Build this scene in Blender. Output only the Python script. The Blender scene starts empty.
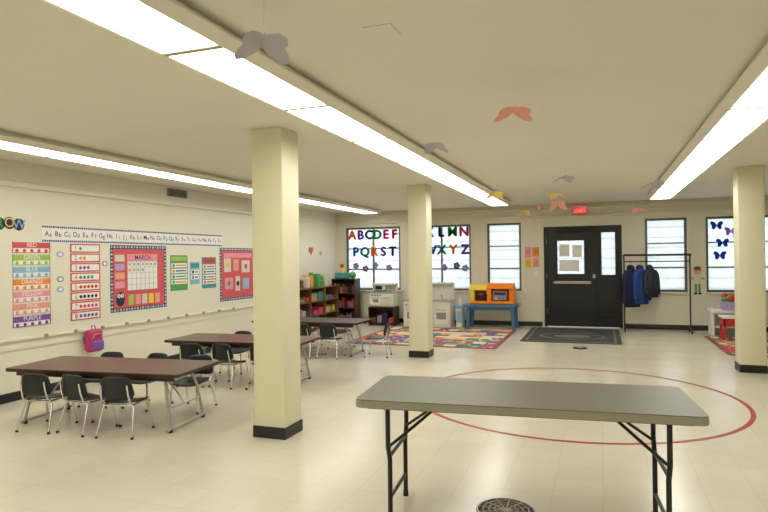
import bpy, bmesh, math, random
from mathutils import Matrix, Vector
random.seed(7)
H=1.52; CE=2.65; XL=-6.1; XR=5.6; YB=13.5; YF=-2.2

# ---------------------------------------------------------------- materials
def mat(name,col,rough=.6,metal=0,var=.04,scale=8,bump=0,emit=None,estr=0,spec=.5,coat=0):
    m=bpy.data.materials.new(name); m.use_nodes=True
    nt=m.node_tree; p=nt.nodes['Principled BSDF']
    tc=nt.nodes.new('ShaderNodeTexCoord'); nz=nt.nodes.new('ShaderNodeTexNoise')
    nz.inputs['Scale'].default_value=scale; nz.inputs['Detail'].default_value=3
    nt.links.new(tc.outputs['Object'],nz.inputs['Vector'])
    mx=nt.nodes.new('ShaderNodeMix'); mx.data_type='RGBA'
    a=[max(0,c*(1-var)) for c in col]; b=[min(1,c*(1+var)) for c in col]
    mx.inputs[6].default_value=(*a,1); mx.inputs[7].default_value=(*b,1)
    nt.links.new(nz.outputs['Fac'],mx.inputs[0]); nt.links.new(mx.outputs[2],p.inputs['Base Color'])
    p.inputs['Roughness'].default_value=rough; p.inputs['Metallic'].default_value=metal
    p.inputs['Specular IOR Level'].default_value=spec
    p.inputs['Coat Weight'].default_value=coat
    if bump:
        bp=nt.nodes.new('ShaderNodeBump'); bp.inputs['Strength'].default_value=bump; bp.inputs['Distance'].default_value=.01
        nt.links.new(nz.outputs['Fac'],bp.inputs['Height']); nt.links.new(bp.outputs['Normal'],p.inputs['Normal'])
    if emit:
        p.inputs['Emission Color'].default_value=(*emit,1); p.inputs['Emission Strength'].default_value=estr
    return m
def srgb(r,g,b):
    f=lambda c:(c/255/12.92 if c/255<=.04045 else ((c/255+.055)/1.055)**2.4)
    return (f(r),f(g),f(b))
WALL=mat('wall_paint',srgb(236,233,214),.45,var=.02,scale=1.5,bump=.02)
WALLB=mat('wall_paint_back',srgb(228,223,202),.55,var=.02,scale=1.5)
CEIL=mat('ceiling_paint',srgb(235,231,217),.8,var=.035,scale=.9)
COL=mat('column_paint',srgb(232,227,194),.4,var=.03,scale=2,bump=.03)
TRIM=mat('trim_paint',srgb(232,228,208),.45)
BASE=mat('baseboard_black',srgb(28,27,27),.4)
WHITE=mat('white_plastic',srgb(240,238,228),.4)
PAPER=mat('paper_white',srgb(245,244,238),.8)
BLACK=mat('black_metal',srgb(22,22,24),.4)
DOORM=mat('door_black',srgb(20,19,22),.35)
SHELL=mat('chair_shell_black',srgb(26,32,38),.35)
CHROME=mat('chrome',(.75,.75,.75),.2,1)
GREYM=mat('grey_metal',(.45,.45,.43),.35,.8)
FRAME=mat('window_frame_grey',srgb(98,98,96),.5)
TABG=mat('table_top_grey',srgb(112,111,94),.45,var=.08,scale=60)
TABE=mat('table_edge',srgb(150,147,124),.45)
TABW=mat('table_walnut',srgb(98,68,54),.33,var=.18,scale=6)
TABWE=mat('table_walnut_edge',srgb(58,38,30),.4)
HOUS=mat('fixture_housing',srgb(238,234,218),.4)
GAPM=mat('fixture_joint',srgb(196,190,168),.5)
DIFF=mat('fixture_diffuser',(.9,.9,.88),.5,emit=(1,.975,.905),estr=8.0)
WOODD=mat('dark_brown_wood',srgb(66,42,30),.45,var=.15)
WOODM=mat('mid_brown_wood',srgb(124,86,56),.45,var=.12)
CREAM=mat('cream_plastic',srgb(230,227,214),.4)
GREYP=mat('grey_plastic',srgb(170,174,170),.45)
C={}
def col(n,r,g,b,ro=.6):
    C[n]=mat('color_'+n,srgb(r,g,b),ro); return C[n]
col('red',208,54,50);col('coral',216,92,96);col('pink',236,156,172);col('hot',212,66,118);col('orange',238,150,56)
col('yellow',240,210,74);col('green',84,164,86);col('teal',66,156,158);col('blue',56,106,192);col('sky',144,188,220)
col('purple',130,82,168);col('lav',185,165,210);col('black',25,25,28);col('navy',34,44,84);col('grey',150,148,150);col('brown',120,75,45)
col('lime',170,200,96);col('toyorange',244,135,20,.35);col('tableblue',78,122,165,.4);col('peach',236,168,144)
col('tan',196,168,128);col('offwhite',222,216,200)
def film(name,c):
    # thin translucent coloured paper stuck on a window, lit from both sides
    m=bpy.data.materials.new('window_paper_'+name); m.use_nodes=True; nt=m.node_tree
    nt.nodes.remove(nt.nodes['Principled BSDF'])
    d=nt.nodes.new('ShaderNodeBsdfDiffuse'); t=nt.nodes.new('ShaderNodeBsdfTranslucent'); x=nt.nodes.new('ShaderNodeMixShader')
    tc=nt.nodes.new('ShaderNodeTexCoord'); n=nt.nodes.new('ShaderNodeTexNoise'); n.inputs['Scale'].default_value=9
    mx=nt.nodes.new('ShaderNodeMix'); mx.data_type='RGBA'; mx.inputs[6].default_value=(*[v*.92 for v in c],1); mx.inputs[7].default_value=(*c,1)
    nt.links.new(tc.outputs['Object'],n.inputs['Vector']); nt.links.new(n.outputs['Fac'],mx.inputs[0])
    nt.links.new(mx.outputs[2],d.inputs[0]); nt.links.new(mx.outputs[2],t.inputs[0]); x.inputs[0].default_value=.45
    nt.links.new(d.outputs[0],x.inputs[1]); nt.links.new(t.outputs[0],x.inputs[2]); nt.links.new(x.outputs[0],nt.nodes['Material Output'].inputs[0])
    return m
F={k:film(k,srgb(*v)) for k,v in dict(red=(210,40,40),orange=(240,130,40),green=(50,150,70),blue=(40,90,200),purple=(120,70,175),hot=(215,50,120),teal=(40,140,150),navy=(40,50,110),lav=(170,140,215),sky=(120,180,225),yellow=(240,205,70)).items()}

def floor_mat():
    m=bpy.data.materials.new('vinyl_tile_floor'); m.use_nodes=True; nt=m.node_tree; p=nt.nodes['Principled BSDF']
    tc=nt.nodes.new('ShaderNodeTexCoord')
    br=nt.nodes.new('ShaderNodeTexBrick'); br.offset=0; br.squash=1
    br.inputs['Scale'].default_value=1; br.inputs['Brick Width'].default_value=.305; br.inputs['Row Height'].default_value=.305
    br.inputs['Mortar Size'].default_value=.0016; br.inputs['Mortar Smooth'].default_value=.4
    br.inputs['Color1'].default_value=(*srgb(222,216,196),1); br.inputs['Color2'].default_value=(*srgb(218,211,190),1)
    br.inputs['Mortar'].default_value=(*srgb(196,188,164),1)
    nt.links.new(tc.outputs['Object'],br.inputs['Vector'])
    nz=nt.nodes.new('ShaderNodeTexNoise'); nz.inputs['Scale'].default_value=.9; nz.inputs['Detail'].default_value=5
    nt.links.new(tc.outputs['Object'],nz.inputs['Vector'])
    mx=nt.nodes.new('ShaderNodeMix'); mx.data_type='RGBA'; mx.blend_type='MULTIPLY'; mx.inputs[0].default_value=1
    cr=nt.nodes.new('ShaderNodeValToRGB'); cr.color_ramp.elements[0].position=.2; cr.color_ramp.elements[0].color=(.91,.89,.86,1)
    cr.color_ramp.elements[1].position=.75; cr.color_ramp.elements[1].color=(1,1,1,1)
    nt.links.new(nz.outputs['Fac'],cr.inputs[0]); nt.links.new(br.outputs['Color'],mx.inputs[6]); nt.links.new(cr.outputs[0],mx.inputs[7])
    nt.links.new(mx.outputs[2],p.inputs['Base Color'])
    n2=nt.nodes.new('ShaderNodeTexNoise'); n2.inputs['Scale'].default_value=2.2
    nt.links.new(tc.outputs['Object'],n2.inputs['Vector'])
    mr=nt.nodes.new('ShaderNodeMapRange'); mr.inputs[3].default_value=.17; mr.inputs[4].default_value=.27
    nt.links.new(n2.outputs['Fac'],mr.inputs[0]); nt.links.new(mr.outputs[0],p.inputs['Roughness'])
    p.inputs['Specular IOR Level'].default_value=.5
    bp=nt.nodes.new('ShaderNodeBump'); bp.inputs['Strength'].default_value=.05; bp.inputs['Distance'].default_value=.01
    nt.links.new(n2.outputs['Fac'],bp.inputs['Height']); nt.links.new(bp.outputs['Normal'],p.inputs['Normal'])
    return m
def rug_mat(name,s,cols):
    m=bpy.data.materials.new(name); m.use_nodes=True; nt=m.node_tree; p=nt.nodes['Principled BSDF']; p.inputs['Roughness'].default_value=.95
    tc=nt.nodes.new('ShaderNodeTexCoord'); vm=nt.nodes.new('ShaderNodeVectorMath'); vm.operation='SCALE'; vm.inputs[3].default_value=s
    fl=nt.nodes.new('ShaderNodeVectorMath'); fl.operation='FLOOR'
    wn=nt.nodes.new('ShaderNodeTexWhiteNoise'); wn.noise_dimensions='2D'
    nt.links.new(tc.outputs['Object'],vm.inputs[0]); nt.links.new(vm.outputs[0],fl.inputs[0]); nt.links.new(fl.outputs[0],wn.inputs['Vector'])
    cr=nt.nodes.new('ShaderNodeValToRGB'); cr.color_ramp.interpolation='CONSTANT'
    e=cr.color_ramp.elements
    while len(e)<len(cols): e.new(.5)
    for i,c in enumerate(cols): e[i].position=i/len(cols); e[i].color=(*c,1)
    nt.links.new(wn.outputs['Value'],cr.inputs[0])
    vo=nt.nodes.new('ShaderNodeTexVoronoi'); vo.inputs['Scale'].default_value=s*1.6
    nt.links.new(tc.outputs['Object'],vo.inputs['Vector'])
    lt=nt.nodes.new('ShaderNodeMath'); lt.operation='LESS_THAN'; lt.inputs[1].default_value=.3
    nt.links.new(vo.outputs['Distance'],lt.inputs[0])
    mx=nt.nodes.new('ShaderNodeMix'); mx.data_type='RGBA'; mx.inputs[7].default_value=(*srgb(228,212,176),1)
    nt.links.new(lt.outputs[0],mx.inputs[0]); nt.links.new(cr.outputs[0],mx.inputs[6])
    nt.links.new(mx.outputs[2],p.inputs['Base Color'])
    return m
def siding_mat():
    m=bpy.data.materials.new('siding'); m.use_nodes=True; nt=m.node_tree; p=nt.nodes['Principled BSDF']
    tc=nt.nodes.new('ShaderNodeTexCoord'); w=nt.nodes.new('ShaderNodeTexWave'); w.bands_direction='Z'; w.wave_profile='SAW'
    w.inputs['Scale'].default_value=1.1
    nt.links.new(tc.outputs['Object'],w.inputs['Vector'])
    cr=nt.nodes.new('ShaderNodeValToRGB'); cr.color_ramp.elements[0].color=(*srgb(120,126,128),1); cr.color_ramp.elements[0].position=.06
    cr.color_ramp.elements[1].color=(*srgb(205,210,210),1); cr.color_ramp.elements[1].position=.25
    nt.links.new(w.outputs['Fac'],cr.inputs[0]); nt.links.new(cr.outputs[0],p.inputs['Base Color']); return m
def glass_mat():
    m=bpy.data.materials.new('window_glass'); m.use_nodes=True; nt=m.node_tree
    nt.nodes.remove(nt.nodes['Principled BSDF'])
    t=nt.nodes.new('ShaderNodeBsdfTransparent'); g=nt.nodes.new('ShaderNodeBsdfTranslucent'); g.inputs[0].default_value=(.93,.95,.96,1)
    t.inputs[0].default_value=(.96,.98,.97,1)
    tc=nt.nodes.new('ShaderNodeTexCoord'); n=nt.nodes.new('ShaderNodeTexNoise'); n.inputs['Scale'].default_value=3
    mr=nt.nodes.new('ShaderNodeMapRange'); mr.inputs[3].default_value=.15; mr.inputs[4].default_value=.45
    nt.links.new(tc.outputs['Object'],n.inputs['Vector']); nt.links.new(n.outputs['Fac'],mr.inputs[0])
    x=nt.nodes.new('ShaderNodeMixShader')
    nt.links.new(mr.outputs[0],x.inputs[0])
    nt.links.new(t.outputs[0],x.inputs[1]); nt.links.new(g.outputs[0],x.inputs[2]); nt.links.new(x.outputs[0],nt.nodes['Material Output'].inputs[0])
    return m
GLASS=glass_mat()

# ---------------------------------------------------------------- builder
_tc={}
def text_mesh(s):
    if s in _tc: return _tc[s]
    cu=bpy.data.curves.new('t','FONT'); cu.body=s; cu.align_x='CENTER'; cu.align_y='CENTER'; cu.offset=.004
    cu.resolution_u=3
    o=bpy.data.objects.new('t',cu); bpy.context.scene.collection.objects.link(o)
    dg=bpy.context.evaluated_depsgraph_get(); dg.update()
    me=o.evaluated_get(dg).to_mesh()
    r=([tuple(v.co) for v in me.vertices],[tuple(p.vertices) for p in me.polygons])
    o.evaluated_get(dg).to_mesh_clear(); bpy.data.objects.remove(o); bpy.data.curves.remove(cu)
    _tc[s]=r; return r
class B:
    def __init__(s): s.v=[];s.f=[];s.fm=[];s.fs=[];s.mats=[];s.M=Matrix()
    def add(s,vs,fs,m,smooth=False):
        if m not in s.mats: s.mats.append(m)
        k=s.mats.index(m); n=len(s.v)
        s.v+= [tuple(s.M@Vector(v)) for v in vs]
        for f in fs: s.f.append(tuple(n+i for i in f)); s.fm.append(k); s.fs.append(smooth)
    def addbm(s,bm,m,smooth=False):
        bm.verts.ensure_lookup_table(); bm.verts.index_update()
        s.add([tuple(v.co) for v in bm.verts],[tuple(v.index for v in f.verts) for f in bm.faces],m,smooth); bm.free()
    def box(s,x0,y0,z0,x1,y1,z1,m,bev=0,seg=2):
        if bev:
            bm=bmesh.new(); bmesh.ops.create_cube(bm,size=1)
            for v in bm.verts: v.co=Vector(((x0+x1)/2+v.co.x*(x1-x0),(y0+y1)/2+v.co.y*(y1-y0),(z0+z1)/2+v.co.z*(z1-z0)))
            bmesh.ops.bevel(bm,geom=list(bm.edges),offset=bev,segments=seg,affect='EDGES',profile=.5); s.addbm(bm,m,True if seg>2 else False)
        else:
            s.add([(x0,y0,z0),(x1,y0,z0),(x1,y1,z0),(x0,y1,z0),(x0,y0,z1),(x1,y0,z1),(x1,y1,z1),(x0,y1,z1)],
              [(0,3,2,1),(4,5,6,7),(0,1,5,4),(1,2,6,5),(2,3,7,6),(3,0,4,7)],m)
    def tube(s,pts,r,m,n=10,closed=False):
        pts=[Vector(p) for p in pts]; k=len(pts); vs=[];fs=[]
        rs=r if isinstance(r,(list,tuple)) else [r]*k
        up=None
        for i,p in enumerate(pts):
            if closed: t=(pts[(i+1)%k]-pts[i-1]).normalized()
            else: t=(pts[min(i+1,k-1)]-pts[max(i-1,0)]).normalized()
            if up is None:
                up=Vector((0,0,1)) if abs(t.z)<.9 else Vector((1,0,0))
            a=t.cross(up).normalized(); b_=t.cross(a).normalized(); up=-b_ if (-b_).dot(up)>0 else b_
            a=t.cross(up).normalized()
            for j in range(n):
                an=2*math.pi*j/n; vs.append(tuple(p+(a*math.cos(an)+up*math.sin(an))*rs[i]))
        for i in range(k if closed else k-1):
            for j in range(n):
                i2=(i+1)%k
                fs.append((i*n+j,i*n+(j+1)%n,i2*n+(j+1)%n,i2*n+j))
        s.add(vs,fs,m,True)
        if not closed: s.add(vs[:n],[tuple(range(n))],m); s.add(vs[-n:],[tuple(range(n))],m)
    def cyl(s,c,r,h,m,n=20,r2=None,axis='z'):
        r2=r if r2 is None else r2; c=Vector(c); a={'x':Vector((1,0,0)),'y':Vector((0,1,0)),'z':Vector((0,0,1))}[axis]
        s.tube([c,c+a*h],[r,r2],m,n)
    def ball(s,c,r,m,sc=(1,1,1),seg=12):
        bm=bmesh.new(); bmesh.ops.create_uvsphere(bm,u_segments=seg,v_segments=max(6,seg//2+2),radius=r)
        for v in bm.verts: v.co=Vector((c[0]+v.co.x*sc[0],c[1]+v.co.y*sc[1],c[2]+v.co.z*sc[2]))
        s.addbm(bm,m,True)
    def prism(s,outline,z0,z1,m,smooth=False):
        n=len(outline); vs=[(x,y,z0) for x,y in outline]+[(x,y,z1) for x,y in outline]
        s.add(vs,[tuple(reversed(range(n))),tuple(range(n,2*n))]+[(i,(i+1)%n,n+(i+1)%n,n+i) for i in range(n)],m,smooth)
    def shell(s,fn,nu,nv,th,m):
        top=[];bot=[]
        for j in range(nv+1):
            for i in range(nu+1):
                u=-1+2*i/nu; v=-1+2*j/nv
                uu=u*(1-.14*v**6); vv=v*(1-.14*u**6)
                p,nn=fn(uu,vv); p=Vector(p); nn=Vector(nn).normalized()
                top.append(tuple(p+nn*th/2)); bot.append(tuple(p-nn*th/2))
        w=nu+1; N=len(top); fs=[]
        for j in range(nv):
            for i in range(nu):
                a=j*w+i; fs.append((a,a+1,a+w+1,a+w)); fs.append((N+a,N+a+w,N+a+w+1,N+a+1))
        br=[i for i in range(w)]+[j*w+nu for j in range(1,nv+1)]+[nv*w+i for i in range(nu-1,-1,-1)]+[j*w for j in range(nv-1,0,-1)]
        for q in range(len(br)): a=br[q];b2=br[(q+1)%len(br)]; fs.append((a,N+a,N+b2,b2))
        s.add(top+bot,fs,m,True)
    def text(s,t,x,y,size,m,z=.001,sx=1):
        vs,fs=text_mesh(t); s.add([(x+v[0]*size*sx,y+v[1]*size,z) for v in vs],fs,m)
    def rect(s,x0,y0,x1,y1,m,z=0,t=.002): s.box(x0,y0,z,x1,y1,z+t,m)
    def disc(s,x,y,r,m,z=0,n=14,sy=1): s.prism([(x+r*math.cos(2*math.pi*i/n),y+r*sy*math.sin(2*math.pi*i/n)) for i in range(n)],z,z+.002,m)
    def mesh(s,name):
        me=bpy.data.meshes.new(name); me.from_pydata(s.v,[],s.f)
        for m in s.mats: me.materials.append(m)
        for i,p in enumerate(me.polygons): p.material_index=s.fm[i]; p.use_smooth=s.fs[i]
        me.update(); return me
    def build(s,name,loc=(0,0,0),rz=0):
        return place(s.mesh(name),name,loc,rz)
def place(me,name,loc=(0,0,0),rz=0,rot=None):
    o=bpy.data.objects.new(name,me); bpy.context.scene.collection.objects.link(o); o.location=loc
    o.rotation_euler=rot if rot else (0,0,math.radians(rz)); return o
def rrect(w,d,r,n=5):
    o=[]
    for cx,cy,a0 in((w-r,d-r,0),(-w+r,d-r,90),(-w+r,-d+r,180),(w-r,-d+r,270)):
        for i in range(n+1):
            a=math.radians(a0+90*i/n); o.append((cx+r*math.cos(a),cy+r*math.sin(a)))
    return o

# ---------------------------------------------------------------- room shell
b=B(); b.box(XL-.2,YF-.2,-.1,XR+.2,YB+.2,0,floor_mat()); b.build('floor')
b=B(); b.box(XL-.2,YF-.2,CE,XR+.2,YB+.2,CE+.15,CEIL); b.build('ceiling')
b=B(); b.box(XL-.2,YF-.2,0,XL,YB+.2,CE,WALL); b.build('wall_left')
b=B(); b.box(XR,YF-.2,0,XR+.2,YB+.2,CE,WALL); b.build('wall_right')
b=B(); b.box(XL,YF-.2,0,XR,YF,CE,WALL); b.build('wall_front')
wins=[(-5.85,-4.45),(-4.15,-2.76),(-2.39,-1.64),(.88,1.66),(2.0,3.4),(3.85,5.2)]
WZ0,WZ1=.77,2.28
dx0,dx1,dz=-1.15,.43,2.165
b=B(); ops=sorted([(a,c,WZ0,WZ1) for a,c in wins]+[(dx0,dx1,0,dz)]); x=XL
for a,c,z0,z1 in ops:
    b.box(x,YB,0,a,YB+.2,CE,WALLB)
    if z0>0: b.box(a,YB,0,c,YB+.2,z0,WALLB)
    b.box(a,YB,z1,c,YB+.2,CE,WALLB); x=c
b.box(x,YB,0,XR,YB+.2,CE,WALLB); b.build('wall_back')
b=B(); b.box(XL,YF,0,XL+.015,YB,.1,BASE); b.build('baseboard_left')
b=B(); b.box(XL+.015,YB-.015,0,dx0-.05,YB,.1,BASE); b.box(dx1+.05,YB-.015,0,XR,YB,.1,BASE); b.build('baseboard_back')
b=B(); b.box(XR-.015,YF,0,XR,YB-.015,.1,BASE); b.build('baseboard_right')
b=B(); b.box(XL,YF,.655,XL+.035,YB-.02,.685,TRIM,.006); b.box(XL,YF,.56,XL+.012,YB-.02,.655,WALL); b.build('trim_1')
b=B(); b.box(XL,YF,2.36,XL+.05,YB,2.42,WALL,.008); b.build('trim_2')
b=B(); b.box(XL+.05,YB-.04,2.36,XR,YB,2.41,WALLB,.008); b.build('trim_3')
b=B(); b.tube([(XL+.3,YB-.13,2.55),(XR-.3,YB-.13,2.55)],.018,WALLB)
for i in range(7): b.box(XL+.5+i*1.6,YB-.15,2.57,XL+.54+i*1.6,YB-.11,CE-.002,TRIM)
b.build('conduit_pipe')

# windows
def window(i,a,c):
    b=B(); y=YB+.07; f=.045
    for (x0,x1,z0,z1) in ((a,a+f,WZ0,WZ1),(c-f,c,WZ0,WZ1),(a+f,c-f,WZ0,WZ0+f),(a+f,c-f,WZ1-f,WZ1)): b.box(x0,y-.03,z0,x1,y+.03,z1,FRAME)
    w=c-a; n=2 if w>1 else 1
    for k in range(1,n): b.box(a+w*k/n-.018,y-.02,WZ0+f,a+w*k/n+.018,y+.02,WZ1-f,FRAME)
    for fz in (.33,.66): z=WZ0+(WZ1-WZ0)*fz; b.box(a+f,y-.018,z-.012,c-f,y+.018,z+.012,FRAME)
    b.box(a+f,y-.003,WZ0+f,c-f,y+.003,WZ1-f,GLASS)
    b.box(a-.04,YB-.05,WZ0-.035,c+.04,YB+.05,WZ0,TRIM,.006)
    b.build('window_%d'%i)
for i,(a,c) in enumerate(wins,1): window(i,a,c)

BW=lambda x,y,z: Matrix(((1,0,0,x),(0,0,-1,y),(0,1,0,z),(0,0,0,1)))
LW=lambda y,z: Matrix(((0,0,1,XL+.002),(1,0,0,y),(0,1,0,z),(0,0,0,1)))
lc=['red','orange','green','blue','purple','hot','teal','navy']
def letters(rows,name):
    b=B(); b.M=BW(0,YB+.035,0)
    k=0
    for s,x0,x1,z,sz in rows:
        for j,ch in enumerate(s):
            x=x0+(x1-x0)*j/(len(s)-1)
            for q,(ox,oz) in enumerate(((0,0),(.016,0),(-.016,0),(0,.014),(0,-.014))):
                b.text(ch,x+ox,z+oz,sz*1.35,F[lc[(k*3+1)%8]],.004+q*.0004)
            k+=1
    b.build(name)
letters([('ABCDEF',-5.69,-4.6,2.09,.22),('PQRST',-5.6,-4.65,1.68,.22)],'window_alphabet_letters')
letters([('JKLMN',-4.0,-2.92,2.11,.22),('VWXYZ',-4.0,-2.9,1.70,.22)],'window_alphabet_letters')
b=B(); b.M=BW(0,YB+.035,0)
for i,(x,z,cn) in enumerate([(-5.6,1.35,'lav'),(-5.35,1.28,'purple'),(-5.1,1.36,'sky'),(-4.75,1.3,'lav'),(-3.4,1.3,'lav'),(-3.1,1.34,'purple'),(-2.9,1.28,'sky')]):
    for a in range(5): b.disc(x+.05*math.cos(a*1.257),z+.05*math.sin(a*1.257),.035,F[cn],0,8)
    b.disc(x,z,.03,F['yellow'],.003,8)
b.build('window_flower_cutouts')
bf=[(0,.02),(.06,.12),(.16,.15),(.2,.08),(.14,0),(.15,-.1),(.08,-.14),(.01,-.04)]
b=B(); b.M=BW(0,YB+.035,0)
for i,(x,z) in enumerate([(2.2,2.1),(2.45,1.98),(2.3,1.75),(2.6,1.82),(2.25,1.5),(3.2,2.0)]):
    for sg in (1,-1):
        o=[(x+sg*p[0]*.6,z+p[1]*.6) for p in bf]
        if sg<0:o.reverse()
        b.prism(o,0,.002,F['lav' if i%2 else 'blue'])
b.build('window_butterfly_cutouts')

# ---------------------------------------------------------------- door
b=B(); y0=YB-.02;y1=YB+.12
for (x0,x1,z0,z1) in ((dx0,dx0+.05,0,dz),(dx1-.05,dx1,0,dz),(dx0+.05,dx1-.05,dz-.05,dz)): b.box(x0,y0,z0,x1,y1,z1,DOORM)
def leaf(x0,x1,wx0,wx1,wz0,wz1,top=2.115):
    ya,yb=YB+.02,YB+.065
    b.box(x0,ya,.01,wx0,yb,top,DOORM); b.box(wx1,ya,.01,x1,yb,top,DOORM)
    b.box(wx0,ya,.01,wx1,yb,wz0,DOORM); b.box(wx0,ya,wz1,wx1,yb,top,DOORM)
    b.box(wx0,ya+.02,wz0,wx1,ya+.026,wz1,GLASS)
    for q in ((wx0-.015,wx0,wz0-.015,wz1+.015),(wx1,wx1+.015,wz0-.015,wz1+.015),(wx0,wx1,wz0-.015,wz0),(wx0,wx1,wz1,wz1+.015)):
        b.box(q[0],ya-.006,q[2],q[1],ya,q[3],BLACK)
leaf(-1.1,-.06,-.87,-.32,1.14,1.86); leaf(-.06,.38,.03,.3,1.12,2.02)
b.box(-.085,YB+.005,.01,-.035,YB+.02,2.1,DOORM,.003)
b.box(-.98,YB-.05,.93,-.16,YB-.02,.99,GREYM,.006); b.box(-1.0,YB-.05,.9,-.94,YB+.02,1.02,BLACK); b.box(-.2,YB-.05,.9,-.12,YB+.02,1.02,BLACK)
b.box(-.15,YB-.0,1.05,-.1,YB+.02,1.13,GREYM)
b.box(-1.06,YB+.0,.03,-.1,YB+.018,.28,BLACK); b.box(-.03,YB,.03,.34,YB+.018,.28,BLACK)
for i in range(3): b.cyl((-1.1,YB-.0,.3+i*.75),.012,.1,GREYM,8)
b.tube([(-.9,YB-.02,2.05),(-.5,YB-.1,2.05),(-.35,YB-.01,2.05)],.012,BLACK); b.box(-.45,YB-.05,2.02,-.15,YB+.02,2.08,BLACK)
b.build('door_1')
b=B(); b.M=BW(0,YB+.036,0)
b.rect(-.83,1.52,-.62,1.78,PAPER,0); b.rect(-.56,1.5,-.37,1.76,PAPER,0); b.rect(-.83,1.2,-.42,1.44,PAPER,0)
b.build('door_notices')
EX=mat('exit_sign_red',srgb(230,30,40),.4,emit=(1,.08,.1),estr=1.0)
b=B(); b.box(-.54,YB-.1,2.42,-.24,YB-.045,2.6,C['coral'],.008); b.M=BW(-.39,YB-.103,2.51); b.text('EXIT',0,0,.13,PAPER,.002); b.rect(-.13,-.075,.13,.075,EX,-.001,.002); b.M=Matrix(); b.box(-.41,YB-.09,2.6,-.37,YB-.05,CE-.002,WHITE); b.build('exit_sign')
b=B(); b.M=BW(0,YB-.003,0); b.rect(-1.56,1.5,-1.42,1.74,C['pink']); b.rect(-1.40,1.52,-1.25,1.73,C['orange']); b.rect(-1.56,1.27,-1.41,1.48,C['yellow']); b.rect(-1.39,1.29,-1.25,1.5,C['peach'])
for x in (-1.53,-1.37):
    for i in range(4): b.rect(x,1.58+i*.03,x+.09,1.588+i*.03,C['brown'],.002); b.rect(x,1.33+i*.03,x+.09,1.338+i*.03,C['brown'],.002)
b.build('wall_notices')
b=B(); b.box(-1.36,YB-.02,1.1,-1.28,YB,1.21,WHITE,.004); b.box(-1.33,YB-.03,1.145,-1.31,YB-.02,1.17,TRIM); b.build('light_switch')

# ---------------------------------------------------------------- columns
def column(cx,cy):
    b=B(); w=.15; b.box(cx-w,cy-w,.0,cx+w,cy+w,CE,COL,.012,3)
    g=.008
    b.box(cx-w-g,cy-w-g,0,cx+w+g,cy+w+g,.1,BASE,.004); b.build('column')
column(-2.67,4.63); column(-2.63,8.97); column(1.83,8.97)

# ---------------------------------------------------------------- fixtures
b=B(); L=1.22
b.box(-.19,.0,-.05,.19,L,0,HOUS)
for s in (-1,1):
    pr=[(s*.165,-.05),(s*.165,-.088),(s*.178,-.092),(s*.235,-.055),(s*.235,-.04),(s*.19,-.035)]
    n=len(pr); vs=[(p[0],0,p[1]) for p in pr]+[(p[0],L,p[1]) for p in pr]
    fs=[(i,(i+1)%n,n+(i+1)%n,n+i) for i in range(n)]+[tuple(range(n)),tuple(range(2*n-1,n-1,-1))]
    b.add(vs,fs,HOUS)
b.box(-.165,0,-.09,.165,.02,-.05,GAPM); b.box(-.165,L-.02,-.09,.165,L,-.05,GAPM)
b.box(-.163,.022,-.084,.163,L-.022,-.052,DIFF,.006)
fm=b.mesh('fluorescent_ceiling_light')
for cx,n,dy in ((-1.89,11,0),(1.06,11,0),(-4.95,12,-.5)):
    for k in range(n): place(fm,'fluorescent_ceiling_light',(cx,3.70-1.22*4+1.22*k+dy,CE))
b=B(); SE=mat('ceiling_seam',srgb(200,192,166),.8)
b.box(-1.08,2.72,CE-.002,-.93,2.725,CE,SE); b.box(-.935,2.725,CE-.002,-.93,2.88,CE,SE)
b.build('ceiling_seam')

# ---------------------------------------------------------------- floor markings etc
CIRC=mat('red_floor_paint',srgb(170,56,48),.4)
b=B(); n=128; vs=[];fs=[]
for i in range(n):
    a=2*math.pi*i/n
    for r in (1.65,1.695): vs.append((r*math.cos(a),r*math.sin(a),.0015))
for i in range(n): j=(i+1)%n; fs.append((2*i,2*i+1,2*j+1,2*j))
b.add(vs,fs,CIRC); b.build('floor_circle_marking',(-.30,6.82,0))
def drain(loc,R):
    b=B(); b.tube([(R*math.cos(a*math.pi/20),R*math.sin(a*math.pi/20),.004) for a in range(40)],.007,GREYM,8,True)
    b.cyl((0,0,.0005),R,.002,C['black'],40)
    DM=mat('drain_metal',srgb(150,142,122),.45,.4)
    for k in (1,2,3,4):
        r=R*k/5; b.tube([(r*math.cos(a*math.pi/20),r*math.sin(a*math.pi/20),.004) for a in range(40)],.006,DM,6,True)
    for k in range(12):
        a=k*math.pi/6; b.tube([(R*.12*math.cos(a),R*.12*math.sin(a),.005),(R*math.cos(a),R*math.sin(a),.005)],.006,DM,6)
    b.cyl((0,0,.001),R*.13,.008,DM,16); b.build('floor_drain',loc)
drain((-.55,3.63,0),.17)
b=B(); b.cyl((0,0,0),.12,.012,C['black'],28,.11); b.cyl((0,0,.012),.05,.004,GREYM,16); b.build('floor_outlet_cover',(-.33,10.42,0))
rc=[srgb(*c) for c in ((196,80,74),(226,186,90),(110,150,100),(76,110,160),(228,212,176),(210,120,80),(140,100,140),(225,218,195))]
RM=rug_mat('rug_pattern',4.6,rc); RB=mat('rug_border',srgb(150,80,70),.95)
b=B(); b.prism(rrect(1.36,1.35,.06),0,.008,RB); b.prism(rrect(1.28,1.27,.04),.008,.011,RM); b.build('alphabet_rug',(-3.0,11.3,0))
b=B(); b.prism(rrect(1.3,1.15,.06),0,.008,RB); b.prism(rrect(1.22,1.07,.04),.008,.011,RM); b.build('alphabet_rug',(3.1,11.4,0))
b=B(); MT=mat('mat_charcoal',srgb(66,66,68),.95,var=.2,scale=80); MT2=mat('mat_edge',srgb(120,112,98),.95)
b.prism(rrect(.86,1.1,.05),0,.008,MT); b.prism(rrect(.78,1.02,.04),.008,.012,MT2)
b.prism(rrect(.74,.98,.04),.012,.013,MT)
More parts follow.
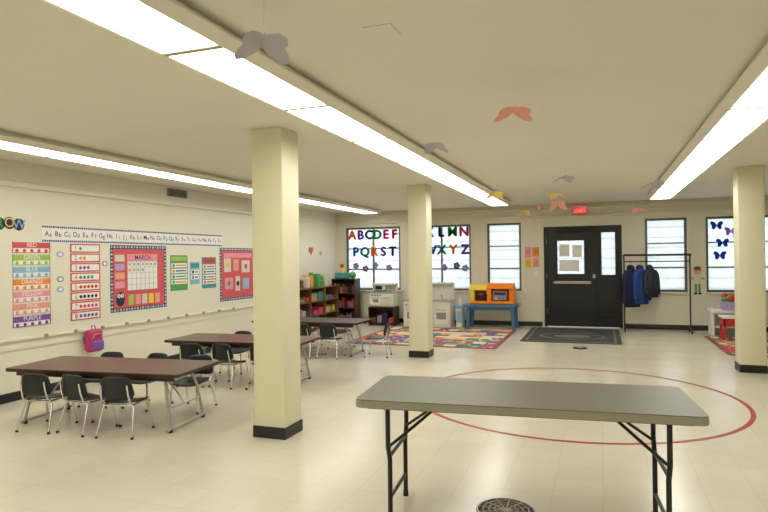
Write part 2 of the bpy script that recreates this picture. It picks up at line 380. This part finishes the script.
b.prism([(.6*math.cos(i*math.pi/16),-.25+.43*math.sin(i*math.pi/16)) for i in range(32)],.013,.014,MT2)
b.prism([(.54*math.cos(i*math.pi/16),-.25+.37*math.sin(i*math.pi/16)) for i in range(32)],.014,.015,MT)
b.prism([(.33*math.cos(i*math.pi/16),-.25+.2*math.sin(i*math.pi/16)) for i in range(32)],.015,.016,MT2)
b.build('door_mat',(-.52,12.1,0))

# ---------------------------------------------------------------- folding table
b=B(); hx,hy=.905,.36; zt=.735
b.prism(rrect(hx,hy,.05,6),zt-.045,zt-.006,TABE,False); b.prism(rrect(hx-.004,hy-.004,.046,6),zt-.006,zt,TABG)
b.prism(rrect(hx-.05,hy-.05,.03),zt-.06,zt-.045,BLACK)
for s in (-1,1):
    X=s*.74
    for t in (-1,1):
        b.tube([(X,t*.24,zt-.06),(X,t*.24,.45),(X,t*.2,.36),(X,t*.2,.03)],.014,BLACK)
        b.cyl((X,t*.2,0),.018,.04,BLACK,12,.016)
    b.tube([(X,-.24,zt-.07),(X,.24,zt-.07)],.014,BLACK)
    b.tube([(X,-.2,.38),(X,.2,.38)],.011,BLACK); b.tube([(X,-.2,.14),(X,.2,.14)],.011,BLACK)
    for t in (-1,1):
        b.tube([(X,t*.22,.44),(s*.6,t*.14,.55),(s*.46,t*.1,zt-.065)],.009,BLACK)
    b.tube([(s*.46,-.13,zt-.068),(s*.46,.13,zt-.068)],.012,BLACK)
b.build('folding_table',(-.437,3.535,0),5)

# ---------------------------------------------------------------- kids tables and chairs
def kid_table(loc,rz,top=TABW):
    b=B(); hx,hy=.915,.37; zt=.535
    b.prism(rrect(hx,hy,.03,4),zt-.03,zt-.004,TABWE); b.prism(rrect(hx-.004,hy-.004,.026,4),zt-.004,zt,top)
    b.box(-hx+.08,-hy+.06,zt-.075,hx-.08,-hy+.08,zt-.03,TABWE); b.box(-hx+.08,hy-.08,zt-.075,hx-.08,hy-.06,zt-.03,TABWE)
    for s in (-1,1):
        X=s*(hx-.14)
        for t in (-1,1):
            b.tube([(X-s*.1,t*.2,zt-.03),(X-s*.05,t*.25,.32),(X,t*.27,.05),(X,t*.27,.025)],.013,GREYM); b.cyl((X,t*.27,0),.017,.03,BLACK,12)
        b.tube([(X,-.33,.028),(X,.33,.028)],.013,GREYM); b.tube([(X-s*.1,-.22,zt-.05),(X-s*.1,.22,zt-.05)],.012,GREYM)
        b.tube([(X-s*.03,-.26,.2),(X-s*.03,.26,.2)],.010,GREYM)
        b.tube([(X-s*.03,0,.2),(X-s*.13,0,.33),(X-s*.3,0,zt-.04)],.009,GREYM)
    b.build('classroom_table',loc,rz)
kid_table((-4.40,4.55,0),6); kid_table((-4.26,6.55,0),4); kid_table((-4.45,8.85,0),2,WOODD)

b=B()
def seat(u,v):
    return ((u*.155, v*.15, .285+.012*u*u+ (-.018*max(0,v)**3)+.012*max(0,-v)**3),(0,0,1))
b.shell(seat,10,10,.01,SHELL)
def back(u,v):
    z=.43+v*.1
    return ((u*(.152-.018*v),-.175+.03*u*u-.16*(z-.36),z),(-.3*u,1,.15))
b.shell(back,10,8,.01,SHELL)
for s in (-1,1):
    b.tube([(s*.128,.115,.268),(s*.135,.122,.255),(s*.162,.16,.012)],.0095,CHROME)
    b.tube([(s*.165,-.20,.012),(s*.14,-.13,.25),(s*.13,-.13,.272),(s*.128,0,.272),(s*.128,.115,.268)],.0095,CHROME)
    b.tube([(s*.13,-.12,.272),(s*.13,-.165,.3),(s*.125,-.185,.37),(s*.12,-.2,.46)],.0085,CHROME)
    b.cyl((s*.162,.16,0),.013,.018,BLACK,10); b.cyl((s*.165,-.20,0),.013,.018,BLACK,10)
b.tube([(-.13,.1,.268),(.13,.1,.268)],.009,CHROME); b.tube([(-.13,-.125,.268),(.13,-.125,.268)],.009,CHROME)
cm=b.mesh('classroom_chair')
for x,y,r in ((-4.82,4.18,8),(-4.40,4.24,-6),(-3.99,4.26,12),(-3.96,5.12,186),(-4.5,5.08,176),(-5.03,5.02,188),
              (-4.70,6.20,10),(-4.26,6.26,-5),(-3.78,6.3,4),(-4.0,7.08,178),(-4.7,7.05,182),
              (-4.36,8.5,-6),(-3.96,8.52,4),(-4.8,8.47,0),(-3.30,8.78,98),(-4.2,9.42,180),(-4.8,9.4,184)):
    place(cm,'classroom_chair',(x,y,0),r)

# ---------------------------------------------------------------- left wall displays
def cards(y0,y1,z0,z1,cl,name,labels):
    b=B(); b.M=LW(0,0); n=len(cl); h=(z1-z0)/n
    for i,(c_,lb) in enumerate(zip(cl,labels)):
        t=z1-i*h; b.rect(y0,t-h+.012,y1,t,PAPER); b.rect(y0+.008,t-h*.52,y1-.008,t-.006,C[c_],.002)
        b.text(lb,(y0+y1)/2,t-h*.27,h*.5,PAPER,.0045)
        for k in range(5): b.disc(y0+(y1-y0)*(k+.6)/5.2,t-h*.73,h*.15,C[c_],.002)
        b.rect(y0,t-h+.012,y1,t-h+.02,C[c_],.002); b.rect(y0,t-h+.012,y0+.012,t,C[c_],.002); b.rect(y1-.012,t-h+.012,y1,t,C[c_],.002)
    b.build(name)
cards(4.835,5.32,.79,1.76,['coral','lime','sky','orange','pink','peach','purple'],'color_words_poster',['RED','GREEN','BLUE','ORANGE','YELLOW','PINK','PURPLE'])
b=B(); b.M=LW(0,0); y0,y1,z0,z1=5.605,6.07,.79,1.75; n=8; h=(z1-z0)/n; cl=['hot','blue','green','orange','purple','teal','red','black']
for i in range(n):
    t=z1-i*h; b.rect(y0,t-h+.01,y1,t,C['coral']); b.rect(y0+.02,t-h+.026,y1-.02,t-.016,PAPER,.002); b.text(str(i+1),y0+.08,t-h*.48,h*.7,C[cl[i]],.0045)
    for k in range(min(i+1,5)): b.disc(y0+.15+k*.06,t-h*.48,.022,C[cl[(i+2)%8]],.0045,8)
b.build('numbers_poster')
def board(y0,y1,z0,z1,name,cal=True):
    b=B(); b.M=LW(0,0); b.rect(y0,z0,y1,z1,C['navy']); e=.05
    nn=int((y1-y0)/.05)
    b.rect(y0+e,z0+e,y1-e,z1-e,C['coral'],.002)
    for i in range(nn):
        yy=y0+.025+(y1-y0-.05)*i/(nn-1)
        for zz in (z0+.025,z1-.025): b.disc(yy,zz,.018,C['offwhite' if i%2 else 'sky'],.002,8)
    nn=int((z1-z0)/.05)
    for i in range(1,nn-1):
        zz=z0+.025+(z1-z0-.05)*i/(nn-1)
        for yy in (y0+.025,y1-.025): b.disc(yy,zz,.018,C['offwhite' if i%2 else 'sky'],.002,8)
    w=y1-y0; h=z1-z0
    if cal:
        a0,a1,c0,c1=y0+.3,y1-.2,z0+.28,z1-.12
        b.rect(a0,c0,a1,c1,PAPER,.004); b.rect(a0,c1-.1,a1,c1,C['pink'],.006); b.text('MARCH',(a0+a1)/2,c1-.05,.09,C['navy'],.009)
        for i in range(8): x=a0+(a1-a0)*i/7; b.rect(x-.002,c0,x+.002,c1-.1,C['grey'],.006)
        for i in range(6): z=c0+(c1-.1-c0)*i/5; b.rect(a0,z-.002,a1,z+.002,C['grey'],.006)
        for i in range(11): b.rect(a0+(a1-a0)*((i%7)+.25)/7,c1-.1-(c1-.1-c0)*((i//7)+.75)/5,a0+(a1-a0)*((i%7)+.75)/7,c1-.1-(c1-.1-c0)*((i//7)+.25)/5,C[['pink','lime','sky','peach'][i%4]],.006)
        for i in range(4): b.rect(y0+.08,z1-.22-i*.12,y0+.25,z1-.13-i*.12,C[['offwhite','lav','peach','pink'][i]],.004)
        ox,oz=y0+.17,z0+.17; b.disc(ox,oz,.08,C['navy'],.004,16,1.25); b.disc(ox-.03,oz+.045,.028,PAPER,.007); b.disc(ox+.03,oz+.045,.028,PAPER,.007); b.disc(ox-.03,oz+.045,.012,C['black'],.009,8); b.disc(ox+.03,oz+.045,.012,C['black'],.009,8)
        for i in range(5): b.rect(y0+.32+i*.13,z0+.08,y0+.42+i*.13,z0+.22,C[['lime','pink','offwhite','yellow','peach'][i]],.004)
    else:
        b.rect(y0+.12,z1-.17,y1-.12,z1-.09,C['pink'],.004)
        for i,(px,pz,pw,ph,pc) in enumerate(((.12,.5,.2,.24,'offwhite'),(.4,.52,.16,.2,'peach'),(.66,.48,.26,.22,'offwhite'),(.14,.2,.24,.2,'pink'),(.46,.16,.14,.26,'offwhite'),(.68,.18,.22,.2,'sky'))):
            b.rect(y0+px,z0+pz,y0+px+pw,z0+pz+ph,C[pc],.004); b.disc(y0+px+pw/2,z0+pz+ph/2,.045,C[['yellow','lav','hot','green','navy','peach'][i]],.007)
    b.build(name)
board(6.24,7.33,.845,1.745,'calendar_bulletin_board'); board(8.67,9.78,.82,1.74,'pink_bulletin_board',False)
def small(y0,y1,z0,z1,bg,hd,name,c1):
    b=B(); b.M=LW(0,0); b.rect(y0,z0,y1,z1,C[bg]); b.rect(y0+.02,z1-.09,y1-.02,z1-.02,C[hd],.002)
    n=int((z1-z0-.12)/.085)
    for i in range(n):
        z=z1-.11-(i+1)*.085; b.rect(y0+.02,z+.008,y1-.02,z+.075,PAPER,.002); b.disc(y0+.07,z+.04,.026,C[c1[i%len(c1)]],.0045,10)
        b.rect(y0+.12,z+.03,y1-.05,z+.05,C[c1[(i+1)%len(c1)]],.0045)
    b.build(name)
small(7.42,7.82,1.07,1.61,'green','lime','helpers_chart',['teal','orange','blue']); small(7.88,8.12,1.15,1.5,'sky','teal','rules_chart',['navy','green'])
small(8.18,8.56,1.07,1.58,'teal','red','job_chart',['hot','red','blue'])
b=B(); b.M=LW(0,0)
b.rect(5.21,1.765,8.74,1.955,PAPER)
for i in range(118):
    y=5.225+i*.0299
    for z in (1.778,1.942): b.disc(y,z,.013,C['navy' if i%2 else 'blue'],.002,6)
al='ABCDEFGHIJKLMNOPQRSTUVWXYZ'
for i,ch in enumerate(al):
    b.text(ch,5.275+i*.1345,1.86,.085,C['navy'],.0045); b.text(ch.lower(),5.325+i*.1345,1.85,.075,C['navy'],.005)
b.build('alphabet_strip')
b=B(); b.M=LW(0,0)
for i,(ch,c_) in enumerate(zip('LETS GROW',['red','green','blue','orange','red','lime','green','yellow','navy'])):
    if ch!=' ':
        b.disc(4.0+i*.115,1.95+.012*(i%2),.068,C['navy'],0,16); b.text(ch,4.0+i*.115,1.95+.012*(i%2),.15,C[c_ if c_!='navy' else 'sky'],.004)
b.build('grow_lettering')
b=B(); b.M=LW(0,0)
for y,z,c_ in ((5.46,1.62,'lav'),(5.46,1.32,'grey'),(5.46,1.2,'sky'),(6.15,1.5,'grey'),(9.95,1.45,'pink'),(10.3,1.5,'grey')):
    b.disc(y,z,.05,C[c_],0,14,.7); b.disc(y,z,.03,PAPER,.003,12,.7)
b.build('wall_name_tags')
b=B(); b.M=LW(0,0)
def heart(cx,cz,s,m): b.prism([(cx+s*16*math.sin(t)**3/16,cz+s*(13*math.cos(t)-5*math.cos(2*t)-2*math.cos(3*t)-math.cos(4*t))/16) for t in [2*math.pi*i/30 for i in range(30)]][::-1],0,.003,m)
heart(12.1,1.72,.11,C['coral']); heart(12.6,1.66,.07,C['pink']); b.build('paper_hearts')
b=B(); b.M=LW(0,0); b.rect(7.36,2.5,7.82,2.62,C['grey'],0,.012)
for i in range(6): b.rect(7.38,2.51+i*.018,7.8,2.518+i*.018,C['black'],.012,.003)
b.build('air_vent')
b=B()
for i in range(10): b.box(XL+.035,5.2+i*.42,.66,XL+.06,5.24+i*.42,.70,GREYM,.004)
b.build('coat_hooks')
b=B(); P1=mat('backpack_pink',srgb(190,60,112),.7,var=.15,scale=20)
b.box(-.06,-.115,.0,.06,.115,.28,P1,.05,5); b.box(.03,-.085,.02,.095,.085,.15,C['purple'],.028,4)
for s in (-1,1): b.tube([(-.05,s*.05,.27),(-.065,s*.09,.18),(-.05,s*.075,.04)],.01,C['purple'],8)
b.tube([(0,-.03,.275),(-.01,-.025,.325),(-.01,.025,.325),(0,.03,.275)],.007,C['purple'],8); b.tube([(.061,-.08,.17),(.066,-.05,.225),(.066,.05,.225),(.061,.08,.17)],.004,C['yellow'],6)
b.build('pink_backpack',(XL+.1,5.86,.395))

# ---------------------------------------------------------------- shelves at back left
def shelf(name,x0,x1,y0,y1,h,n,m,open_='x',div=2):
    b=B(); t=.02
    if open_=='x':
        b.box(x0,y0,0,x1,y0+t,h,m); b.box(x0,y1-t,0,x1,y1,h,m); b.box(x0,y0+t,.0,x0+.01,y1-t,h,m)
        for i in range(n+1): z=.03+(h-.05)*i/n; b.box(x0,y0+t,z,x1,y1-t,z+t,m)
        for k in range(1,div): yy=y0+(y1-y0)*k/div; b.box(x0+.01,yy-.01,.05,x1,yy+.01,h-.02,m)
    else:
        b.box(x0,y0,0,x0+t,y1,h,m); b.box(x1-t,y0,0,x1,y1,h,m); b.box(x0+t,y1-.01,0,x1-t,y1,h,m)
        for i in range(n+1): z=.03+(h-.05)*i/n; b.box(x0+t,y0,z,x1-t,y1-.01,z+t,m)
    b.build(name)
keys=['red','blue','yellow','green','orange','brown','teal','tan','offwhite','black','hot','sky']
shelf('toy_shelf',XL+.04,XL+.4,10.6,12.7,.92,3,WOODM,'x',3)
b=B()
for i in range(3):
    z=.03+(.87)*i/3+.021
    for c0,c1 in ((10.63,11.28),(11.32,11.98),(12.02,12.67)):
        y=c0+.02
        while y<c1-.1:
            w=random.uniform(.1,.26); h=random.uniform(.08,.2); y2=min(y+w,c1-.01); k=random.random(); cc=C[random.choice(keys)]
            xf=XL+.37-random.uniform(0,.06)
            if k<.45:
                b.box(XL+.1,y,z,xf,y2,z+h*.6,cc,.01); b.ball(((XL+.1+xf)/2+.03,(y+y2)/2,z+h*.6),(y2-y)*.33,C[random.choice(keys)],(1,1,.6),10)
            elif k<.8: b.box(XL+.1,y,z,xf,y2,z+h,cc,.008)
            else: b.cyl((XL+.26,(y+y2)/2,z),(y2-y)*.4,h,cc,14,(y2-y)*.34)
            y=y2+.015
b.build('toys_and_bins')
b=B(); y=10.65
while y<12.4:
    w=random.uniform(.08,.2); h=random.uniform(.1,.34)
    k=random.random()
    if k<.35: b.box(XL+.1,y,.921,XL+.33,y+w,.92+h,C[random.choice(keys)],.012)
    elif k<.6: b.cyl((XL+.22,y+w/2,.921),w*.45,h,C[random.choice(keys)],16,w*.3)
    elif k<.8:
        b.box(XL+.12,y,.921,XL+.32,y+w,.92+h*.4,C[random.choice(keys)],.008); b.box(XL+.15,y+.015,.921+h*.4,XL+.3,y+w-.015,.92+h*.8,C[random.choice(keys)],.008)
    else:
        b.cyl((XL+.22,y+w/2,.921),w*.4,h*.5,WOODM,14); b.ball((XL+.22,y+w/2,.921+h*.5+w*.35),w*.4,C[random.choice(keys)])
    y+=w+.04
b.build('shelf_top_toys')
shelf('dark_bookcase',-5.95,-5.36,12.86,13.2,1.06,3,WOODD,'y')
b=B()
for i in range(3):
    z=.03+(1.01)*i/3+.021; x=-5.92
    while x<-5.43:
        w=random.uniform(.02,.06); h=random.uniform(.12,.24); b.box(x,12.93,z,min(x+w,-5.39),13.15,z+h,C[random.choice(['brown','black','grey','navy','offwhite','teal','red','brown'])],.003); x+=w+.004
b.build('books')
b=B(); b.box(-5.9,12.92,1.062,-5.6,13.15,1.2,C['teal'],.02); b.ball((-5.48,13.03,1.145),.085,C['green']); b.cyl((-5.75,13.03,1.2),.05,.12,C['yellow'],16,.035); b.ball((-5.75,13.03,1.36),.05,C['red']); b.build('bookcase_top_toys')

def kitchen(name,x0,x1,y0,y1,h,z0,accent):
    b=B(); w=x1-x0; hc=(h-z0)*.58+z0
    b.box(x0,y0,z0,x1,y1,hc,CREAM,.015,3); b.box(x0-.01,y0-.015,hc,x1+.01,y1,hc+.025,GREYP,.008)
    b.box(x0,y1-.1,hc+.02,x0+.035,y1,h,CREAM,.01); b.box(x1-.035,y1-.1,hc+.02,x1,y1,h,CREAM,.01)
    b.box(x0+.03,y1-.04,hc+.02,x1-.03,y1-.01,h,accent); b.box(x0,y1-.18,h-.04,x1,y1,h,CREAM,.012,3)
    mw=min(w*.45,.34); b.box(x0+.06,y1-.14,h-.16,x0+.06+mw,y1-.04,h-.04,WHITE,.006); b.box(x0+.08,y1-.146,h-.14,x0+.06+mw*.7,y1-.139,h-.06,C['black'])
    nd=2 if w<.8 else 3; dh=hc-z0; dw=(w-.06)/nd
    for i in range(nd):
        a=x0+.03+i*dw+.012; c_=a+dw-.024
        b.box(a,y0-.012,z0+dh*.1,c_,y0+.001,z0+dh*.76,WHITE,.006)
        if i%2==0: b.box(a+.05,y0-.016,z0+dh*.32,c_-.05,y0-.01,z0+dh*.58,C['grey'],.002)
        else: b.box(a+.02,y0-.015,z0+dh*.16,c_-.02,y0-.011,z0+dh*.7,C['offwhite'],.002)
        b.tube([(a+.03,y0-.013,z0+dh*.7),(a+.035,y0-.035,z0+dh*.7),(c_-.035,y0-.035,z0+dh*.7),(c_-.03,y0-.013,z0+dh*.7)],.007,GREYM,8)
    for i in range(4): b.cyl((x0+.08+i*w*.11,y0-.018,z0+dh*.87),.014,.02,C['black'],12,axis='y')
    for i in range(2): b.cyl((x0+w*.15+i*w*.2,(y0+y1)/2-.05,hc+.025),.05,.006,C['black'],18)
    b.cyl((x0+w*.75,(y0+y1)/2-.04,hc+.022),.08,.006,GREYM,20); b.tube([(x0+w*.75,y1-.1,hc+.02),(x0+w*.75,y1-.1,hc+.13),(x0+w*.75,y1-.16,hc+.15),(x0+w*.75,y1-.19,hc+.11)],.009,GREYM,8)
    b.build(name)
shelf('low_brown_cabinet',-5.0,-4.38,12.78,13.16,.42,1,WOODD,'y')
b=B()
for i in range(4): b.box(-4.95+i*.14,12.84,.056,-4.84+i*.14,13.1,.056+.12+.05*(i%3),C[['brown','grey','navy','red'][i]],.01)
b.build('storage_bins')
kitchen('play_kitchen_oven',-4.98,-4.40,12.8,13.14,.95,.425,CREAM)
kitchen('play_kitchen',-4.15,-3.08,12.75,13.2,.97,0,WHITE)
b=B(); b.box(-2.98,12.85,0,-2.83,13.1,.42,CREAM,.02); b.box(-3.0,12.83,.42,-2.81,13.12,.5,C['sky'],.02); b.cyl((-2.9,12.97,.5),.04,.12,WHITE,14,.03); b.box(-2.96,12.84,.1,-2.85,12.851,.36,C['sky'],.0); b.build('toy_cart')
b=B(); tc_=-2.2; b.prism([(x+tc_,y+12.92) for x,y in rrect(.58,.3,.08)],.47,.52,C['tableblue'])
for sx in (-1,1):
    for sy in (-1,1): b.tube([(tc_+sx*.46,12.92+sy*.2,.47),(tc_+sx*.49,12.92+sy*.22,0)],[.05,.038],C['tableblue'],14)
b.box(tc_-.5,12.7,.4,tc_+.5,12.73,.47,C['tableblue'],.008); b.box(tc_-.5,13.11,.4,tc_+.5,13.14,.47,C['tableblue'],.008)
b.build('blue_play_table')
b=B(); O=C['toyorange']; Y=C['yellow']; x0,x1,y0,y1,z=-2.64,-1.70,12.72,13.12,.521
b.box(x0,y0,z,x1,y1,z+.07,O,.02,3)
b.box(x0+.02,y1-.06,z+.06,x1-.02,y1-.02,z+.38,O,.015,3)
b.box(x0,y0+.05,z+.06,x0+.09,y1-.02,z+.32,Y,.02,3); b.box(x1-.12,y0+.05,z+.06,x1,y1-.02,z+.34,O,.02,3)
b.box(x0+.36,y0+.02,z+.06,x0+.46,y1-.05,z+.32,O,.02,3)
n=12
for xa,xb,mm,zz in ((x0-.02,x0+.36,Y,.30),(x0+.36,x1-.02,O,.33)):
    pr=[(y0+.02+(y1-y0-.02)*i/n, z+zz+.12*math.sin(math.pi*i/n)) for i in range(n+1)]
    vs=[(xa,p[0],p[1]) for p in pr]+[(xb,p[0],p[1]) for p in pr]; N=n+1
    b.add(vs,[(i,i+1,N+i+1,N+i) for i in range(n)]+[tuple(range(N)),tuple(range(2*N-1,N-1,-1)),(0,N,2*N-1,N-1)],mm,False)
b.box(x0+.13,y0+.1,z+.07,x0+.33,y1-.07,z+.2,C['black'],.02); b.box(x0+.5,y0-.005,z+.09,x0+.78,y0+.06,z+.28,C['grey'],.01)
b.cyl((x0+.23,y0+.05,z+.2),.05,.04,C['red'],16); b.box(x0+.52,y0-.01,z+.2,x0+.76,y0,z+.26,C['navy'])
for i in range(3): b.cyl((x0+.56+i*.08,y0-.02,z+.13),.02,.03,[Y,C['red'],C['blue']][i],12,axis='y')
b.build('orange_toy_workbench')

# ---------------------------------------------------------------- coat rack + coats
b=B(); rx0,rx1,ry=.45,1.64,12.98
for x in (rx0,rx1):
    b.tube([(x,ry,.1),(x,ry,1.52)],.014,BLACK); b.tube([(x,ry-.22,.09),(x,ry+.22,.09)],.014,BLACK)
    for s in (-1,1): b.tube([(x,ry+s*.2,.09),(x,ry+s*.2,.055)],.008,BLACK,6); b.cyl((x-.012,ry+s*.2,.032),.032,.024,BLACK,16,axis='x')
b.tube([(rx0-.03,ry,1.52),(rx1+.03,ry,1.52)],.014,BLACK); b.tube([(rx0,ry,1.40),(rx1,ry,1.40)],.011,BLACK)
b.tube([(rx0,ry-.12,.12),(rx1,ry-.12,.12)],.011,BLACK); b.tube([(rx0,ry+.12,.12),(rx1,ry+.12,.12)],.011,BLACK)
for i in range(5): b.tube([(rx0+.1+i*.25,ry-.1,1.54),(rx0+.1+i*.25,ry+.1,1.54)],.006,BLACK,6)
for s in (-1,1): b.tube([(rx0,ry+s*.11,1.54),(rx1,ry+s*.11,1.54)],.008,BLACK,8)
b.build('coat_rack')
def coat(x,m,m2,top,L,w,rz):
    b=B(); n=24
    prof=[(0,.045,.04),(-.03,.10,.05),(-.07,w*.5,.065),(-.2,w*.5,.08),(-L*.6,w*.52,.09),(-L,w*.58,.10)]
    vs=[];fs=[]
    for k,(dz,hw,hd) in enumerate(prof):
        for i in range(n):
            a=2*math.pi*i/n; rip=1+.09*math.sin(5*a+k)*(k/5)
            vs.append((hw*math.cos(a)*rip,hd*math.sin(a)*rip,dz))
    for k in range(len(prof)-1):
        for i in range(n): fs.append((k*n+i,k*n+(i+1)%n,(k+1)*n+(i+1)%n,(k+1)*n+i))
    fs.append(tuple(range(n))); fs.append(tuple(range(5*n,6*n)))
    b.add(vs,fs,m,True)
    for s in (-1,1):
        b.tube([(s*w*.38,0,-.07),(s*w*.56,-.01,-.14),(s*w*.66,-.02,-.3),(s*w*.68,-.03,-L*.85)],[.05,.055,.045,.04],m,12)
        b.tube([(s*w*.68,-.03,-L*.85),(s*w*.68,-.03,-L*.9)],.042,m2,12)
    b.ball((0,.03,.0),.085,m2,(1,.7,.8)); b.tube([(0,-.085,-.08),(0,-.1,-L*.97)],.006,m2,6)
    b.tube([(0,0,.02),(0,0,.075),(.0,.02,.10),(.0,0,.118),(0,-.018,.10)],.004,GREYM,6)
    b.build('childs_coat',(x,ry,top-.128),rz)
NV=mat('coat_navy',srgb(30,38,76),.8,var=.2,scale=12); RY=mat('coat_royal',srgb(36,72,146),.75,var=.2,scale=12); GK=mat('coat_grey',srgb(46,50,62),.8,var=.2)
coat(.59,NV,C['black'],1.40,.78,.3,40); coat(.76,RY,NV,1.40,.72,.28,45); coat(.94,GK,NV,1.40,.58,.28,50)

b=B(); b.M=BW(1.84,YB-.003,0)
b.disc(0,1.2,.08,C['peach'],0,16); b.rect(-.06,.93,.06,1.13,C['offwhite']); b.rect(-.055,.75,-.01,.93,C['green']); b.rect(.01,.75,.055,.93,C['green'])
b.rect(-.13,1.02,-.06,1.07,C['lime']); b.rect(.06,1.02,.13,1.07,C['lime']); b.disc(0,1.25,.065,C['brown'],.003,14,.6); b.disc(-.03,1.2,.01,C['black'],.003,6); b.disc(.03,1.2,.01,C['black'],.003,6)
b.disc(-.04,.74,.035,C['black'],0,10,.6); b.disc(.04,.74,.035,C['black'],0,10,.6)
b.build('wall_child_cutout')

# right side toys
b=B(); b.box(1.95,12.65,.0,2.0,13.05,.5,WHITE,.01); b.box(2.75,12.65,.0,2.8,13.05,.5,WHITE,.01); b.box(1.93,12.62,.42,2.82,13.08,.47,WHITE,.01); b.box(2.0,12.66,.15,2.75,13.04,.18,WHITE); b.box(2.0,13.0,0,2.75,13.03,.46,WHITE)
b.build('white_toy_table')
b=B(); b.cyl((0,0,0),.15,.17,C['lav'],20,.19)
for i in range(16):
    a=i*2.4; r=.03+.13*(i/16); b.ball((r*math.cos(a),r*math.sin(a),.2+.07*((i*7)%4)/3),.055,C[['red','hot','green','red','coral'][i%5]],seg=8)
b.build('toy_basket',(2.3,12.83,.471))
R=C['red']
b=B(); b.box(-.3,-.2,.38,.3,.2,.42,WHITE,.01)
b.box(-.28,-.18,.24,.28,.18,.38,R,.01)
for sx in (-1,1):
    for sy in (-1,1): b.box(sx*.26-.02,sy*.16-.02,0,sx*.26+.02,sy*.16+.02,.39,R,.005)
b.build('toy_activity_table',(2.3,12.1,.0125))
b=B()
b.box(-.17,-.17,.27,.17,.17,.31,R,.012,3); b.box(-.17,.14,.31,.17,.17,.58,R,.012,3)
for sx in (-1,1):
    for sy in (-1,1): b.box(sx*.15-.02,sy*.15-.02,0,sx*.15+.02,sy*.15+.02,.28,R,.005)
b.build('red_toy_chair',(2.95,11.9,.0125),30)

# ---------------------------------------------------------------- hanging butterflies
W=[(0,.04),(.03,.075),(.085,.10),(.125,.095),(.135,.06),(.12,.02),(.10,-.005),(.11,-.035),(.10,-.075),(.06,-.085),(.022,-.06),(0,-.035)]
def butterfly(x,y,z,c_,sc,rz,tilt):
    b=B(); di=math.radians(20)
    for s in (1,-1):
        vs=[(s*p[0]*math.cos(di)*sc,p[1]*sc,p[0]*math.sin(di)*sc*-1) for p in W]; n=len(vs)
        v2=[(a,b_,c-.0015) for a,b_,c in vs]
        b.add(vs+v2,[tuple(range(n)),tuple(range(2*n-1,n-1,-1))]+[(i,(i+1)%n,n+(i+1)%n,n+i) for i in range(n)],c_)
    b.tube([(0,-.05*sc,.002),(0,0,.004),(0,.05*sc,.002)],[.003,.006,.003],c_,6)
    R=Matrix.Rotation(math.radians(tilt),3,'X')
    for i in range(len(b.v)): b.v[i]=tuple(R@Vector(b.v[i]))
    b.tube([(0,0,.004),(0,0,CE-z)],.0007,WHITE,4)
    b.build('paper_butterfly',(x,y,z),rz)
LG=mat('paper_grey',srgb(186,182,194),.85); PK=mat('paper_salmon',srgb(244,172,160),.85); YL=mat('paper_yellow',srgb(244,222,110),.85)
for t in ((-1.36,2.27,2.47,LG,.95,40,-20),(-.49,3.76,2.43,PK,.95,15,-12),(-1.33,5.05,2.5,LG,.85,5,-20),(-1.39,8.54,2.43,YL,1.0,20,-25),(-.38,7.3,2.45,LG,1.0,30,-10),
          (-.56,8.85,2.41,YL,1.0,-15,-12),(-1.3,11.2,2.35,YL,1.0,10,-20),(-.62,9.94,2.36,PK,1.1,0,-40),(.6,7.66,2.37,LG,1.0,30,-15),(.59,10.3,2.26,PK,1.0,-20,-15),(-1.0,10.6,2.38,PK,.7,40,-20)):
    butterfly(*t)

# ---------------------------------------------------------------- outside
b=B(); b.box(-30,YB+.2,-.3,30,40,-.05,mat('pavement',srgb(190,188,182),.9)); b.build('ground')
b=B(); b.box(-25,18.5,-.3,25,19,4.6,siding_mat()); b.build('neighbouring_building')

# world
w=bpy.data.worlds.new('World'); bpy.context.scene.world=w; w.use_nodes=True
nt=w.node_tree; bg=nt.nodes['Background']
bg.inputs[0].default_value=(.88,.94,1,1); bg.inputs[1].default_value=2.9

# camera
cd=bpy.data.cameras.new('Camera'); cam=bpy.data.objects.new('Camera',cd); bpy.context.scene.collection.objects.link(cam)
cd.sensor_width=36; cd.lens=28.125; cd.clip_start=.05
cam.location=(0,0,H)
cam.rotation_mode='XYZ'
M=Matrix.Rotation(math.radians(19.8),4,'Z')@Matrix.Rotation(math.radians(90.25),4,'X')@Matrix.Rotation(math.radians(-.7),4,'Z')
cam.rotation_euler=M.to_euler()
bpy.context.scene.camera=cam
bpy.context.scene.view_settings.view_transform='Standard'
bpy.context.scene.view_settings.exposure=0
